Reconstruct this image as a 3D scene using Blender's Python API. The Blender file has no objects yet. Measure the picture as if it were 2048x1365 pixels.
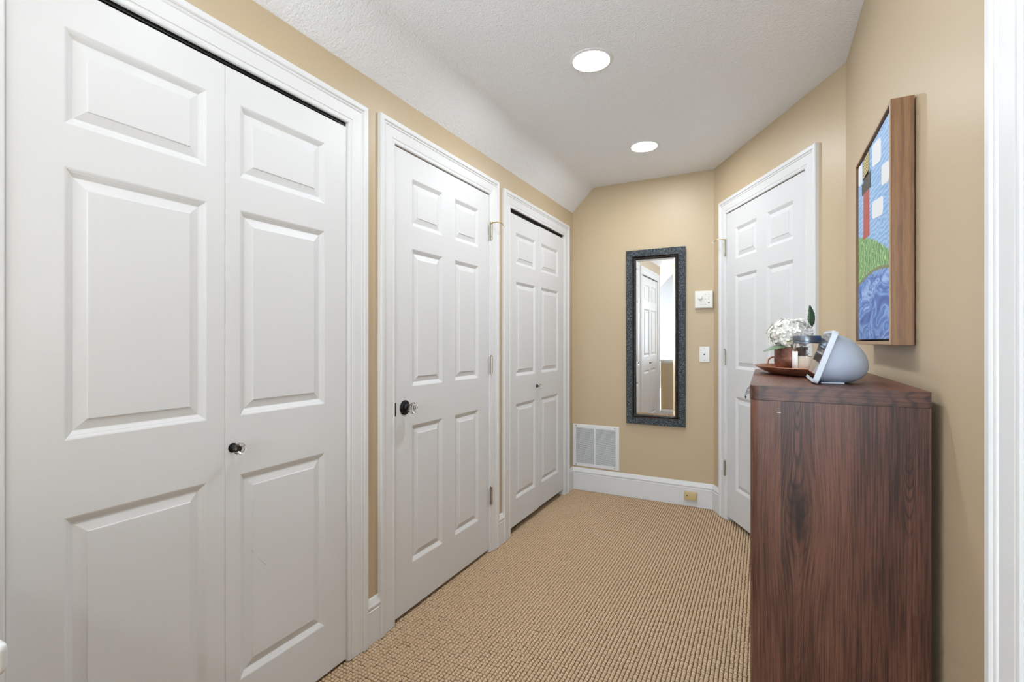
import bpy, bmesh, math, random
import numpy as np
from mathutils import Matrix, Vector
random.seed(7); R = math.radians; PI = math.pi
scene = bpy.context.scene
C = scene.collection

# ------------------------------------------------------------------ camera
# floor is z = 0; +Y runs down the hall, +X to the right wall; camera stands at the origin
cam_d = bpy.data.cameras.new('camera'); cam = bpy.data.objects.new('camera', cam_d); C.objects.link(cam)
cam.location = (0, 0, 1.21); cam.rotation_euler = (R(90), 0, R(27.66))
cam_d.sensor_width = 36; cam_d.lens = 963.6 / 2048 * 36; cam_d.clip_start = 0.01
scene.camera = cam

# ------------------------------------------------------------------ world, light, exposure
SKY = (0.76, 0.89, 1.03); SKY_STRENGTH = 25.0
LAMP_STRENGTH = 168.0; LAMP_FAR = 135.0; LAMP_DIMMED = 80.0; LAMP_COLOR = (0.93, 0.985, 1.055)
world = bpy.data.worlds.new('daylight'); scene.world = world; world.use_nodes = True
bg = world.node_tree.nodes['Background']; bg.inputs[0].default_value = (*SKY, 1); bg.inputs[1].default_value = SKY_STRENGTH
vs = scene.view_settings; vs.view_transform = 'Standard'; vs.look = 'None'; vs.exposure = 0.13; vs.gamma = 1.0; vs.use_curve_mapping = False

def portal(name, loc, rot, sx, sy):
    l = bpy.data.lights.new(name, 'AREA'); l.shape = 'RECTANGLE'; l.size = sx; l.size_y = sy
    l.cycles.is_portal = True
    o = bpy.data.objects.new(name, l); C.objects.link(o); o.location = loc; o.rotation_euler = rot
portal('bedroom_window_portal', (3.34, 0.35, 1.5), (0, R(90), 0), 0.5, 0.4)
portal('foyer_window_portal', (-1.65, -0.94, -0.44), (R(90), 0, 0), 1.6, 1.72)
portal('landing_fill_portal', (-0.07, -2.54, 1.5), (R(90), 0, 0), 0.7, 1.3)  # portal of the added landing window, fill light for the ceiling

# ------------------------------------------------------------------ material helpers
def nodes_of(name):
    m = bpy.data.materials.new(name); m.use_nodes = True
    nt = m.node_tree; return m, nt, nt.nodes['Principled BSDF']
class G:
    """small node-graph helper"""
    def __init__(s, nt): s.nt = nt; s.n = nt.nodes; s.l = nt.links
    def put(s, sock, v):
        if hasattr(v, 'is_linked') or isinstance(v, bpy.types.NodeSocket): s.l.new(v, sock)
        else: sock.default_value = v
    def obj(s): return s.n.new('ShaderNodeTexCoord').outputs['Object']
    def sep(s, v): q = s.n.new('ShaderNodeSeparateXYZ'); s.put(q.inputs[0], v); return q.outputs
    def comb(s, x=0., y=0., z=0.):
        q = s.n.new('ShaderNodeCombineXYZ')
        for i, v in enumerate((x, y, z)): s.put(q.inputs[i], v)
        return q.outputs[0]
    def m(s, op, a, b=0., c=0.):
        q = s.n.new('ShaderNodeMath'); q.operation = op
        for i, v in enumerate((a, b, c)): s.put(q.inputs[i], v)
        return q.outputs[0]
    def scale(s, v, k):
        q = s.n.new('ShaderNodeVectorMath'); q.operation = 'MULTIPLY'; s.put(q.inputs[0], v); q.inputs[1].default_value = k; return q.outputs[0]
    def noise(s, v, sc, detail=2., rough=.5, dist=0.):
        q = s.n.new('ShaderNodeTexNoise'); s.put(q.inputs['Vector'], v); q.inputs['Scale'].default_value = sc
        q.inputs['Detail'].default_value = detail; q.inputs['Roughness'].default_value = rough; q.inputs['Distortion'].default_value = dist
        return q.outputs['Fac']
    def wave(s, v, sc, dist=0., detail=2., dsc=1., direction='X', typ='BANDS'):
        q = s.n.new('ShaderNodeTexWave'); q.wave_type = typ; s.put(q.inputs['Vector'], v)
        if typ == 'BANDS': q.bands_direction = direction
        q.inputs['Scale'].default_value = sc; q.inputs['Distortion'].default_value = dist
        q.inputs['Detail'].default_value = detail; q.inputs['Detail Scale'].default_value = dsc
        return q.outputs['Fac']
    def vor(s, v, sc, feature='F1', rnd=1.):
        q = s.n.new('ShaderNodeTexVoronoi'); q.feature = feature; s.put(q.inputs['Vector'], v)
        q.inputs['Scale'].default_value = sc; q.inputs['Randomness'].default_value = rnd; return q.outputs[0]
    def white(s, w):
        q = s.n.new('ShaderNodeTexWhiteNoise'); q.noise_dimensions = '1D'; s.put(q.inputs['W'], w); return q.outputs['Value']
    def ramp(s, fac, stops, interp='LINEAR'):
        q = s.n.new('ShaderNodeValToRGB'); cr = q.color_ramp; cr.interpolation = interp
        while len(cr.elements) < len(stops): cr.elements.new(.5)
        for e, (p, c) in zip(cr.elements, stops): e.position = p; e.color = (*c, 1)
        s.put(q.inputs[0], fac); return q.outputs[0]
    def mix(s, fac, a, b, blend='MIX'):
        q = s.n.new('ShaderNodeMix'); q.data_type = 'RGBA'; q.blend_type = blend
        s.put(q.inputs[0], fac)
        for sock, v in ((q.inputs[6], a), (q.inputs[7], b)):
            if isinstance(v, tuple): v = (*v, 1) if len(v) == 3 else v
            s.put(sock, v)
        return q.outputs[2]
    def bump(s, h, strength=.3, dist=.001):
        q = s.n.new('ShaderNodeBump'); q.inputs['Strength'].default_value = strength; q.inputs['Distance'].default_value = dist
        s.put(q.inputs['Height'], h); return q.outputs[0]
    def sstep(s, v, a, b):
        q = s.n.new('ShaderNodeMapRange'); q.interpolation_type = 'SMOOTHSTEP'
        s.put(q.inputs[0], v); q.inputs[1].default_value = a; q.inputs[2].default_value = b; return q.outputs[0]

def plain(name, col, rough=.5, metal=0., spec=.5, bump=None, var=None, coat=0.):
    """plain coloured material; bump = (scale, strength, distance); var = (scale, amount)"""
    m, nt, b = nodes_of(name); g = G(nt)
    b.inputs['Base Color'].default_value = (*col, 1); b.inputs['Roughness'].default_value = rough
    b.inputs['Metallic'].default_value = metal; b.inputs['Specular IOR Level'].default_value = spec; b.inputs['Coat Weight'].default_value = coat
    co = g.obj()
    if var:
        f = g.noise(co, var[0], 3.)
        g.put(b.inputs['Base Color'], g.mix(f, tuple(c * (1 - var[1]) for c in col), tuple(min(1, c * (1 + var[1])) for c in col)))
    if bump: g.put(b.inputs['Normal'], g.bump(g.noise(co, bump[0], 4.), bump[1], bump[2]))
    return m

MAT = {}
MAT['white'] = plain('trim_white_paint', (.745, .745, .74), .42, spec=.4, bump=(35, .08, .001))
def door_paint():
    m, nt, b = nodes_of('door_white_paint'); g = G(nt); co = g.obj()
    b.inputs['Base Color'].default_value = (.715, .715, .712, 1); b.inputs['Roughness'].default_value = .42; b.inputs['Specular IOR Level'].default_value = .4
    f = g.noise(g.scale(co, (160, 160, 5)), 1., 4., .6)
    g.put(b.inputs['Normal'], g.bump(f, .06, .001)); return m
MAT['door'] = door_paint()
MAT['wall'] = plain('tan_wall_paint', (.565, .445, .288), .42, spec=.35, bump=(220, .06, .001))
MAT['stairwall'] = plain('pale_grey_wall_paint', (.60, .60, .61), .6, bump=(220, .06, .001))
MAT['wallwhite'] = plain('white_wall_paint', (.82, .82, .81), .55, bump=(220, .06, .001))
def ceiling_mat():
    m, nt, b = nodes_of('textured_ceiling_paint'); g = G(nt); co = g.obj()
    b.inputs['Base Color'].default_value = (.91, .912, .915, 1); b.inputs['Roughness'].default_value = .8; b.inputs['Specular IOR Level'].default_value = .2
    h = g.m('ADD', g.noise(co, 130, 3., .6), g.m('MULTIPLY', g.noise(co, 45, 2.), .6))
    g.put(b.inputs['Normal'], g.bump(h, .8, .007)); return m
MAT['ceiling'] = ceiling_mat()
def carpet_mat(name, woven):
    m, nt, b = nodes_of(name); g = G(nt); co = g.obj()
    b.inputs['Roughness'].default_value = .95; b.inputs['Specular IOR Level'].default_value = .15
    f = g.noise(g.scale(co, (1., .7, 1.)), 260, 3., .65); big = g.noise(co, 1.6, 2.)
    col = g.ramp(f, [(.28, (.40, .265, .150)), (.5, (.60, .430, .270)), (.72, (.74, .57, .39))])
    col = g.mix(g.m('MULTIPLY', g.sstep(big, .35, .7), .16), col, (.50, .345, .205))
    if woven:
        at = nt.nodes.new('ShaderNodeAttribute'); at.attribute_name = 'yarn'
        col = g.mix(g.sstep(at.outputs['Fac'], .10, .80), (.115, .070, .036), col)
    g.put(b.inputs['Base Color'], col)
    g.put(b.inputs['Normal'], g.bump(g.noise(co, 900, 2.), .4, .0008)); return m
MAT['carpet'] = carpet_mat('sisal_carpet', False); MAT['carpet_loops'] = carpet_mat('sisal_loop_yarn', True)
MAT['dark_track'] = plain('dark_bronze_track', (.018, .016, .014), .45, metal=.6, bump=(60, .1, .001))
MAT['gap_shade'] = plain('painted_gap_shade', (.02, .018, .016), .9, bump=(60, .1, .001))  # near-black colour painting shade behind the door gaps
MAT['bronze'] = plain('oil_rubbed_bronze', (.022, .022, .025), .32, metal=.85, bump=(300, .05, .0005))
MAT['nickel'] = plain('brushed_nickel', (.50, .47, .40), .33, metal=1., var=(300, .15))
MAT['brass'] = plain('aged_brass', (.62, .47, .22), .3, metal=1., var=(200, .15))
MAT['steel'] = plain('dark_steel_pull', (.13, .13, .135), .38, metal=1., var=(200, .1))
def glass(name, col=(1, 1, 1), rough=.0, ior=1.5):
    m, nt, b = nodes_of(name); g = G(nt)
    b.inputs['Base Color'].default_value = (*col, 1); b.inputs['Transmission Weight'].default_value = 1; b.inputs['IOR'].default_value = ior
    g.put(b.inputs['Roughness'], g.m('MULTIPLY', g.noise(g.obj(), 40, 2.), .03 + rough)); return m
MAT['crystal'] = glass('cut_crystal'); MAT['jarglass'] = glass('jar_glass', (1., 1., 1.), .02, 1.3)
MAT['mirror'] = plain('mirror_silver', (.93, .94, .94), .0, metal=1.)
MAT['plastic'] = plain('white_plastic', (.82, .82, .80), .35, bump=(200, .03, .0005))
MAT['ivory'] = plain('ivory_plastic', (.80, .79, .72), .38, bump=(200, .03, .0005))
MAT['beige'] = plain('beige_plastic', (.62, .475, .235), .4, bump=(200, .03, .0005))
MAT['black'] = plain('black_plastic', (.012, .012, .013), .4, bump=(200, .03, .0005))
MAT['grille'] = plain('white_enamelled_metal', (.80, .80, .81), .3, bump=(90, .03, .0005))
MAT['duct'] = plain('dark_duct', (.10, .10, .10), .8, bump=(40, .1, .001))
MAT['greydot'] = plain('grey_marking', (.25, .25, .25), .5, bump=(40, .1, .0005))

def walnut(name, along, seed=0., tone=1.0, knot=None, strip=.062):
    """walnut laminate; along = axis of the grain, strips across it"""
    m, nt, b = nodes_of(name); g = G(nt); x, y, z = g.sep(g.obj())
    ax = {'x': (y, z, x), 'y': (x, z, y), 'z': (x, y, z)}[along]
    u, w, v = ax
    idx = g.m('FLOOR', g.m('DIVIDE', g.m('ADD', u, 5.013 + seed), strip))
    rnd = g.white(g.m('ADD', idx, seed * 3.1))
    us = u
    if knot:
        ku = g.m('SUBTRACT', u, knot[0]); kv = g.m('SUBTRACT', v, knot[1])
        wide = g.m('POWER', 2.718, g.m('MULTIPLY', g.m('ADD', g.m('POWER', g.m('MULTIPLY', ku, 22.), 2.), g.m('POWER', g.m('MULTIPLY', kv, 7.), 2.)), -1.))
        us = g.m('SUBTRACT', u, g.m('MULTIPLY', g.m('MULTIPLY', ku, wide), .85))
    uu = g.m('ADD', us, g.m('MULTIPLY', rnd, 3.7)); vv = g.m('ADD', v, g.m('MULTIPLY', rnd, 9.1))
    p = g.comb(uu, g.m('MULTIPLY', vv, .14), g.m('MULTIPLY', w, .3))
    soft = g.noise(g.comb(uu, g.m('MULTIPLY', vv, .25), w), 16., 2., .5)
    ul = g.m('SUBTRACT', g.m('FRACT', g.m('DIVIDE', g.m('ADD', us, 5.013 + seed), strip)), .5)
    ph = g.m('ADD', g.m('ADD', g.m('MULTIPLY', vv, 24.), g.m('MULTIPLY', g.m('POWER', ul, 2.), g.m('SUBTRACT', g.m('MULTIPLY', g.m('GREATER_THAN', rnd, .4), 120.), 60.))), g.m('MULTIPLY', soft, 5.))
    cath = g.m('POWER', g.m('ADD', g.m('MULTIPLY', g.m('SINE', g.m('MULTIPLY', ph, 6.283)), .5), .5), 4.)
    cw = g.m('MULTIPLY', g.sstep(g.white(g.m('ADD', idx, 31.7 + seed)), .35, .8), g.sstep(g.noise(g.comb(uu, g.m('MULTIPLY', vv, .3), w), 9., 1.), .42, .62))
    lines = g.noise(g.comb(uu, g.m('MULTIPLY', vv, .020), w), 330., 4., .72)
    pores = g.noise(g.comb(uu, g.m('MULTIPLY', vv, .045), w), 1000., 2., .6)
    blot = g.noise(p, 9., 3., .55)
    f = g.m('ADD', g.m('MULTIPLY', lines, .72), g.m('MULTIPLY', blot, .44))
    f = g.m('SUBTRACT', f, g.m('MULTIPLY', g.m('MULTIPLY', cath, cw), .15))
    f = g.m('ADD', f, g.m('MULTIPLY', g.m('SUBTRACT', rnd, .42), .16))
    if knot:
        kn = g.m('ADD', g.m('POWER', g.m('MULTIPLY', ku, 75.), 2.), g.m('POWER', g.m('MULTIPLY', kv, 17.), 2.))
        kn = g.m('POWER', 2.718, g.m('MULTIPLY', kn, g.m('MULTIPLY', g.noise(g.comb(u, g.m('MULTIPLY', v, .4), w), 60., 2.), -2.2)))
        f = g.m('SUBTRACT', f, g.m('MULTIPLY', kn, .26))
    T = lambda c: tuple(k * tone for k in c)
    col = g.ramp(f, [(.40, T((.010, .0042, .0032))), (.52, T((.036, .0135, .0085))), (.62, T((.078, .030, .0185))), (.76, T((.140, .060, .037)))])
    col = g.mix(g.sstep(pores, .60, .72), col, T((.030, .014, .010)))
    g.put(b.inputs['Base Color'], col); b.inputs['Roughness'].default_value = .38; b.inputs['Specular IOR Level'].default_value = .45
    g.put(b.inputs['Normal'], g.bump(lines, .05, .001)); return m
MAT['walnut_side'] = walnut('walnut_vertical_grain', 'z', .3, 1.15, (.068, .81), .066)
MAT['walnut_top'] = walnut('walnut_top_grain', 'y', 1.1, 1.6, None, .2)
MAT['walnut_edge'] = walnut('walnut_edge_grain', 'x', 2.3, .95, None, .3)
def frame_oak():
    m, nt, b = nodes_of('warm_wood_frame'); g = G(nt); x, y, z = g.sep(g.obj())
    p = g.comb(x, y, g.m('MULTIPLY', z, .09))
    f = g.m('ADD', g.m('MULTIPLY', g.wave(p, 14., 7., 2., 1.2, 'Y'), .16), g.m('MULTIPLY', g.noise(g.comb(x, y, g.m('MULTIPLY', z, .05)), 260., 4., .65), .6))
    g.put(b.inputs['Base Color'], g.ramp(f, [(.22, (.15, .070, .028)), (.42, (.245, .122, .050)), (.62, (.30, .160, .072))]))
    b.inputs['Roughness'].default_value = .45; return m
MAT['frame_wood'] = frame_oak()
MAT['frame_face'] = plain('pale_wood_edge', (.48, .31, .18), .5, bump=(200, .05, .0005), var=(60, .12))

# ------------------------------------------------------------------ mesh helpers
class MB:
    def __init__(s): s.v = []; s.f = []
    def quadgrid(s, loops, closed=True, cap0=False, cap1=False):
        """skin a list of equal-length vertex loops"""
        b0 = len(s.v); n = len(loops[0])
        for lp in loops: s.v += [tuple(p) for p in lp]
        for i in range(len(loops) - 1):
            for j in range(n if closed else n - 1):
                k = (j + 1) % n
                s.f.append((b0 + i * n + j, b0 + i * n + k, b0 + (i + 1) * n + k, b0 + (i + 1) * n + j))
        if cap0: s.f.append(tuple(b0 + j for j in reversed(range(n))))
        if cap1: s.f.append(tuple(b0 + (len(loops) - 1) * n + j for j in range(n)))
        return s
    def box(s, x0, x1, y0, y1, z0, z1):
        lo = [(x0, y0), (x1, y0), (x1, y1), (x0, y1)]
        return s.quadgrid([[(x, y, z0) for x, y in lo], [(x, y, z1) for x, y in lo]], True, True, True)
    def prism(s, poly, a, b, axis='z'):
        """extrude 2-D polygon from a to b along axis"""
        P = {'z': lambda p, h: (p[0], p[1], h), 'y': lambda p, h: (p[0], h, p[1]), 'x': lambda p, h: (h, p[0], p[1])}[axis]
        return s.quadgrid([[P(p, a) for p in poly], [P(p, b) for p in poly]], True, True, True)
    def lathe(s, prof, n=32, M=None, cap0=True, cap1=True):
        """prof: (radius, height) list about local +Z, moved by M"""
        M = M or Matrix()
        loops = [[M @ Vector((r * math.cos(2 * PI * j / n), r * math.sin(2 * PI * j / n), h)) for j in range(n)] for r, h in prof]
        return s.quadgrid(loops, True, cap0, cap1)
    def tube(s, pts, r, n=10, closed=False):
        pts = [Vector(p) for p in pts]; loops = []; up = Vector((0, 0, 1)); prev = None
        for i, p in enumerate(pts):
            a = pts[(i - 1) % len(pts)] if (closed or i) else p; c = pts[(i + 1) % len(pts)] if (closed or i < len(pts) - 1) else p
            t = (c - a).normalized()
            if prev is None: side = t.cross(up) if abs(t.dot(up)) < .95 else t.cross(Vector((1, 0, 0)))
            else: side = prev - t * prev.dot(t)
            side.normalize(); prev = side; nn = side.cross(t); rr = r[i] if isinstance(r, (list, tuple)) else r
            loops.append([p + (side * math.cos(2 * PI * j / n) + nn * math.sin(2 * PI * j / n)) * rr for j in range(n)])
        if closed: loops.append(loops[0])
        return s.quadgrid(loops, True, not closed, not closed)
    def mesh(s, name, fix=True):
        me = bpy.data.meshes.new(name); me.from_pydata(s.v, [], s.f)
        if fix:
            bm = bmesh.new(); bm.from_mesh(me); bmesh.ops.remove_doubles(bm, verts=bm.verts, dist=1e-6)
            bmesh.ops.recalc_face_normals(bm, faces=bm.faces); bm.to_mesh(me); bm.free()
        me.update(); return me
def add(name, mb, mat, parent=None, smooth=None, bevel=0., fix=True, seg=2):
    me = mb if isinstance(mb, bpy.types.Mesh) else mb.mesh(name, fix)
    if isinstance(mat, str): mat = MAT[mat]
    if not me.materials: me.materials.append(mat)
    o = bpy.data.objects.new(name, me); C.objects.link(o); o.parent = parent
    if bevel:
        q = o.modifiers.new('bevel', 'BEVEL'); q.width = bevel; q.segments = seg; q.limit_method = 'ANGLE'; q.angle_limit = R(35)
        q.harden_normals = True; smooth = smooth or 40
    if smooth:
        me.shade_smooth()
        bm = bmesh.new(); bm.from_mesh(me); lim = R(smooth)
        for e in bm.edges:
            if len(e.link_faces) == 2 and e.calc_face_angle(0) > lim: e.smooth = False
        bm.to_mesh(me); bm.free()
    return o
def empty(name, loc=(0, 0, 0), rz=0.):
    o = bpy.data.objects.new(name, None); C.objects.link(o); o.location = loc; o.rotation_euler = (0, 0, rz); o.empty_display_size = .1; return o
def tag(o, label, cat, group=None, kind=None):
    o['label'] = label; o['category'] = cat
    if group: o['group'] = group
    if kind: o['kind'] = kind
    return o
def struct(name, mb, mat, label, cat, parent=None, **k):
    return tag(add(name, mb, mat, parent, **k), label, cat, kind='structure')
def oval(cx, cy, a, b, n, z, rot=0.):
    out = []
    for j in range(n):
        t = 2 * PI * j / n; x, y = a * math.cos(t), b * math.sin(t)
        out.append((cx + x * math.cos(rot) - y * math.sin(rot), cy + x * math.sin(rot) + y * math.cos(rot), z))
    return out
def rot_to(axis):  # matrix turning local +Z onto axis
    return Vector((0, 0, 1)).rotation_difference(Vector(axis)).to_matrix().to_4x4()

# ------------------------------------------------------------------ layout constants (metres)
XL, XR, YE = -1.40, 0.32, 3.742
CZ = 2.446                        # flat ceiling
WLZ, FOLDX = 2.263, -1.217        # top of left wall, where the slope meets the flat ceiling
DP = Vector((-.323, YE)); DD = Vector((.484, -.875)).normalized(); DLEN = 1.328
DANG = math.atan2(DD.y, DD.x)

# ------------------------------------------------------------------ setting: walls, floor, ceiling
def wall_panel(name, x0, x1, z0, z1, holes, mat, label, loc, rz, th=.12, depth=.07, through=()):
    """wall in local frame: x along the wall, room side at -y; holes are (x0,x1,z0,z1) pockets (or through openings)"""
    b = MB(); xs = sorted({x0, x1, *[h[0] for h in holes], *[h[1] for h in holes]}); zs = sorted({z0, z1, *[h[2] for h in holes], *[h[3] for h in holes]})
    def hole(cx, cz):
        for i, h in enumerate(holes):
            if h[0] < cx < h[1] and h[2] < cz < h[3]: return i
        return -1
    for i in range(len(xs) - 1):
        for j in range(len(zs) - 1):
            k = hole((xs[i] + xs[i + 1]) / 2, (zs[j] + zs[j + 1]) / 2); n = len(b.v)
            q = lambda y: [(xs[i], y, zs[j]), (xs[i + 1], y, zs[j]), (xs[i + 1], y, zs[j + 1]), (xs[i], y, zs[j + 1])]
            if k < 0: b.v += q(0); b.f.append((n, n + 1, n + 2, n + 3)); n += 4
            elif k not in through: b.v += q(depth); b.f.append((n, n + 1, n + 2, n + 3)); n += 4
            if k not in through or k < 0: b.v += q(th); b.f.append((n + 3, n + 2, n + 1, n))
    for k, (a, c, e, f) in enumerate(holes):
        d = th if k in through else depth
        P = [(a, e), (a, f), (c, f), (c, e)]
        n = len(b.v); b.v += [(p[0], 0, p[1]) for p in P] + [(p[0], d, p[1]) for p in P]
        for i in range(4):
            if P[i][1] == e and P[(i + 1) % 4][1] == e and e <= z0 + 1e-6: continue
            b.f.append((n + i, n + (i + 1) % 4, n + 4 + (i + 1) % 4, n + 4 + i))
    n = len(b.v); b.v += [(x0, 0, z0), (x0, 0, z1), (x1, 0, z1), (x1, 0, z0), (x0, th, z0), (x0, th, z1), (x1, th, z1), (x1, th, z0)]
    b.f += [(n, n + 1, n + 5, n + 4), (n + 1, n + 2, n + 6, n + 5), (n + 2, n + 3, n + 7, n + 6)]
    o = add(name, b, mat, None, fix=False); o.location = loc; o.rotation_euler = (0, 0, rz)
    return tag(o, label, 'wall', kind='structure')

D1 = (.396, 1.325, -.05, 2.036); D2 = (1.583, 2.383, -.05, 2.050); D3 = (2.636, 3.540, -.05, 2.040); D4 = (.206, 1.053, -.05, 2.072)
D5 = (.10, .905, 0, 2.05)
wall_panel('wall_left', .19, YE + .12, -.05, WLZ + .02, [D1, D2, D3], 'wall', 'tan painted left wall with three white doors in a row', (XL, 0, 0), R(90))
b = MB().prism([(-1.52, -.05), (-.20, -.05), (-.20, CZ), (FOLDX, CZ), (-1.52, WLZ - .12)], YE, YE + .12, 'y')
struct('wall_end', b, 'wall', 'tan end wall behind the tall framed mirror', 'wall')
wall_panel('wall_diagonal', 0, DLEN + .06, -.05, CZ, [D4], 'wall', 'tan angled wall holding the white door behind the dresser', (DP.x, DP.y, 0), DANG)
wall_panel('wall_right', -2.65, 2.40, -.05, CZ, [(-D5[1], -D5[0], -.05, D5[3])], 'wall', 'tan right wall behind the dresser with the painting on it', (XR, 0, 0), R(-90), through=(0,))
# stair opening, landing and the room beyond the right-hand doorway (behind and beside the camera)
struct('wall_half', MB().box(XL, -.70, .07, .177, -.05, .86).box(-.80, -.70, -.80, .07, -.05, .86), 'wall', 'tan half wall guarding the stairs behind the camera', 'wall')
b = MB(); rr = .012
for x0, x1, y0, y1 in ((XL, -.678, .05, .197), (-.82, -.678, -.80, .06)): b.box(x0, x1, y0, y1, .872, .905)
b.box(XL, -.688, .06, .187, .85, .872).box(-.81, -.688, -.80, .06, .85, .872)
struct('trim_9', b, 'white', 'white cap on the half wall at the lower left edge', 'trim', bevel=.008, seg=3)
struct('wall_stair_front', MB().box(-2.6, XL - .121, .07, .19, -1.5, 2.4), 'stairwall', 'white stairwell wall behind the closet', 'wall')
wall_panel('wall_stair_back', -2.6, -.70, -1.5, 2.44, [(-2.45, -.85, -1.30, .42)], 'stairwall', 'white stairwell wall seen in the mirror', (0, -.80, 0), R(180), through=(0,)).scale = (-1, 1, 1)
struct('wall_stair_side', MB().box(-2.72, -2.6, -.92, .19, -1.5, 2.3), 'stairwall', 'white stairwell side wall', 'wall')
wall_panel('wall_back', -.70, .32, -.05, CZ, [(-.42, .28, .85, 2.15)], 'wallwhite', 'white landing wall behind the camera with an added fill-light window', (0, -2.4, 0), R(180), through=(0,)).scale = (-1, 1, 1)
struct('wall_landing_left', MB().box(-.82, -.70, -2.4, -.92, -.05, CZ), 'wallwhite', 'white landing wall behind the stairs', 'wall')
wall_panel('wall_bedroom_far', -1.9, 1.2, -.05, CZ, [(-.55, -.15, 1.25, 1.75)], 'wallwhite', 'white bedroom wall with the window', (3.2, 0, 0), R(-90), through=(0,))
struct('wall_bedroom_north', MB().box(.44, 3.2, 1.9, 2.02, -.05, CZ), 'wallwhite', 'white bedroom wall beyond the right doorway', 'wall')
struct('wall_bedroom_south', MB().box(.44, 3.2, -1.32, -1.2, -.05, CZ), 'wallwhite', 'white bedroom wall opposite the doorway side', 'wall')
def window(name, loc, rz, x0, x1, z0, z1, label):
    w = empty(name, loc, rz); t = .045
    add('frame', MB().box(x0, x0 + t, .02, .1, z0, z1).box(x1 - t, x1, .02, .1, z0, z1).box(x0, x1, .02, .1, z0, z0 + t).box(x0, x1, .02, .1, z1 - t, z1), 'white', w)
    add('muntin', MB().box(x0, x1, .04, .08, (z0 + z1) / 2 - .02, (z0 + z1) / 2 + .02), 'white', w)
    add('sill', MB().box(x0 - .04, x1 + .04, -.04, .02, z0 - .03, z0), 'white', w)
    tag(w, label, 'window', kind='structure')
window('window_1', (3.2, 0, 0), R(-90), -.55, -.15, 1.25, 1.75, 'white framed bedroom window beyond the right doorway')
window('window_2', (0, -.80, 0), R(180), .85, 2.45, -1.30, .42, 'white framed foyer window in the stairwell')
window('landing_fill_window', (0, -2.4, 0), R(180), -.28, .42, .85, 2.15, 'white framed landing window added out of view as fill light')  # unseen window, added to send fill light onto the ceiling

struct('ceiling', MB().box(FOLDX + .022, 3.32, -2.52, YE + .12, CZ, CZ + .1), 'ceiling', 'white textured flat ceiling with recessed lights', 'ceiling')
sl = (CZ - WLZ) / (FOLDX - XL)
zs_ = lambda x: WLZ + (x - XL) * sl
tl = .022; ux, uz = (FOLDX - XL), (CZ - WLZ); ul = math.hypot(ux, uz); A_ = (FOLDX - tl * ux / ul, CZ - tl * uz / ul); B_ = (FOLDX + tl, CZ)
arc = [((1 - t) ** 2 * B_[0] + 2 * t * (1 - t) * FOLDX + t * t * A_[0], (1 - t) ** 2 * B_[1] + 2 * t * (1 - t) * CZ + t * t * A_[1]) for t in [k / 8 for k in range(9)]]
b = MB().prism(arc + [(-1.53, zs_(-1.53)), (-1.53, zs_(-1.53) + .12), (FOLDX - .02, CZ + .1), (FOLDX + tl, CZ + .1)], -.92, YE + .12, 'y')
b.prism([(-1.53, zs_(-1.53)), (-2.72, zs_(-2.72)), (-2.72, zs_(-2.72) + .12), (-1.53, zs_(-1.53) + .12)], -.92, .19, 'y')
struct('ceiling_slope', b, 'ceiling', 'narrow sloped strip of textured ceiling above the left wall', 'ceiling', smooth=20)

# carpet: slab + a bumpy surface of woven loops
fl = struct('floor', MB().box(-1.53, XR + .12, .2, YE + .12, -.12, -.010).box(-.80, XR + .12, -2.52, .2, -.12, -.001), 'carpet', 'tan sisal loop carpet covering the hall floor', 'floor')
def loops_mesh():
    px, py = .0152, .0142; sub = 4
    nx = int((XR + .1 + 1.50) / px) * sub + 1; ny = int((YE + .03 - .2) / py) * sub + 1
    i = np.arange(nx); j = np.arange(ny); I, J = np.meshgrid(i, j, indexing='ij')
    rng = np.random.default_rng(3)
    kx = I // sub; ky = J // sub
    X = -1.50 + I * px / sub; Y = .2 + J * py / sub
    pa = np.array([0., .86, 1., .86]); pb = np.array([.10, .84, 1., .84])
    wob = rng.random((nx // sub + 2, ny // sub + 2)); sx = rng.normal(0, .0007, wob.shape); sy = rng.normal(0, .0009, wob.shape)
    Z = -.0095 + .0105 * pa[I % sub] * pb[J % sub] * (.80 + .26 * wob[kx, ky]) + rng.normal(0, .00022, I.shape)
    X = X + sx[kx, ky] + rng.normal(0, .0003, I.shape); Y = Y + sy[kx, ky] + rng.normal(0, .0003, I.shape)
    v = np.stack([X, Y, Z], -1).reshape(-1, 3)
    a = (I[:-1, :-1] * ny + J[:-1, :-1]).ravel()
    q = np.stack([a, a + ny, a + ny + 1, a + 1], -1)
    me = bpy.data.meshes.new('carpet_loops')
    me.vertices.add(len(v)); me.vertices.foreach_set('co', v.astype(np.float32).ravel())
    me.loops.add(q.size); me.loops.foreach_set('vertex_index', q.astype(np.int32).ravel())
    me.polygons.add(len(q)); me.polygons.foreach_set('loop_start', np.arange(0, q.size, 4, dtype=np.int32))
    me.update(calc_edges=True); me.shade_smooth()
    yarn = np.where((I % sub == 0) | (J % sub == 0), 0., 1.).ravel()      # 0 = darker brown gap lines, 1 = tan loops
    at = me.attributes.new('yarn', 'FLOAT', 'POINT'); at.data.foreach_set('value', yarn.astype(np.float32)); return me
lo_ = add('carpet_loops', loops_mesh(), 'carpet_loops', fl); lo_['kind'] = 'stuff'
struct('floor_bedroom', MB().box(.44, 3.2, -1.2, 1.9, -.1, -.001), 'carpet', 'tan carpet in the room beyond the right doorway', 'floor')
struct('floor_stairs', MB().box(-2.6, -.8, -.8, .07, -1.6, -1.5), 'carpet', 'tan carpet at the foot of the stairwell', 'floor')

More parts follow.
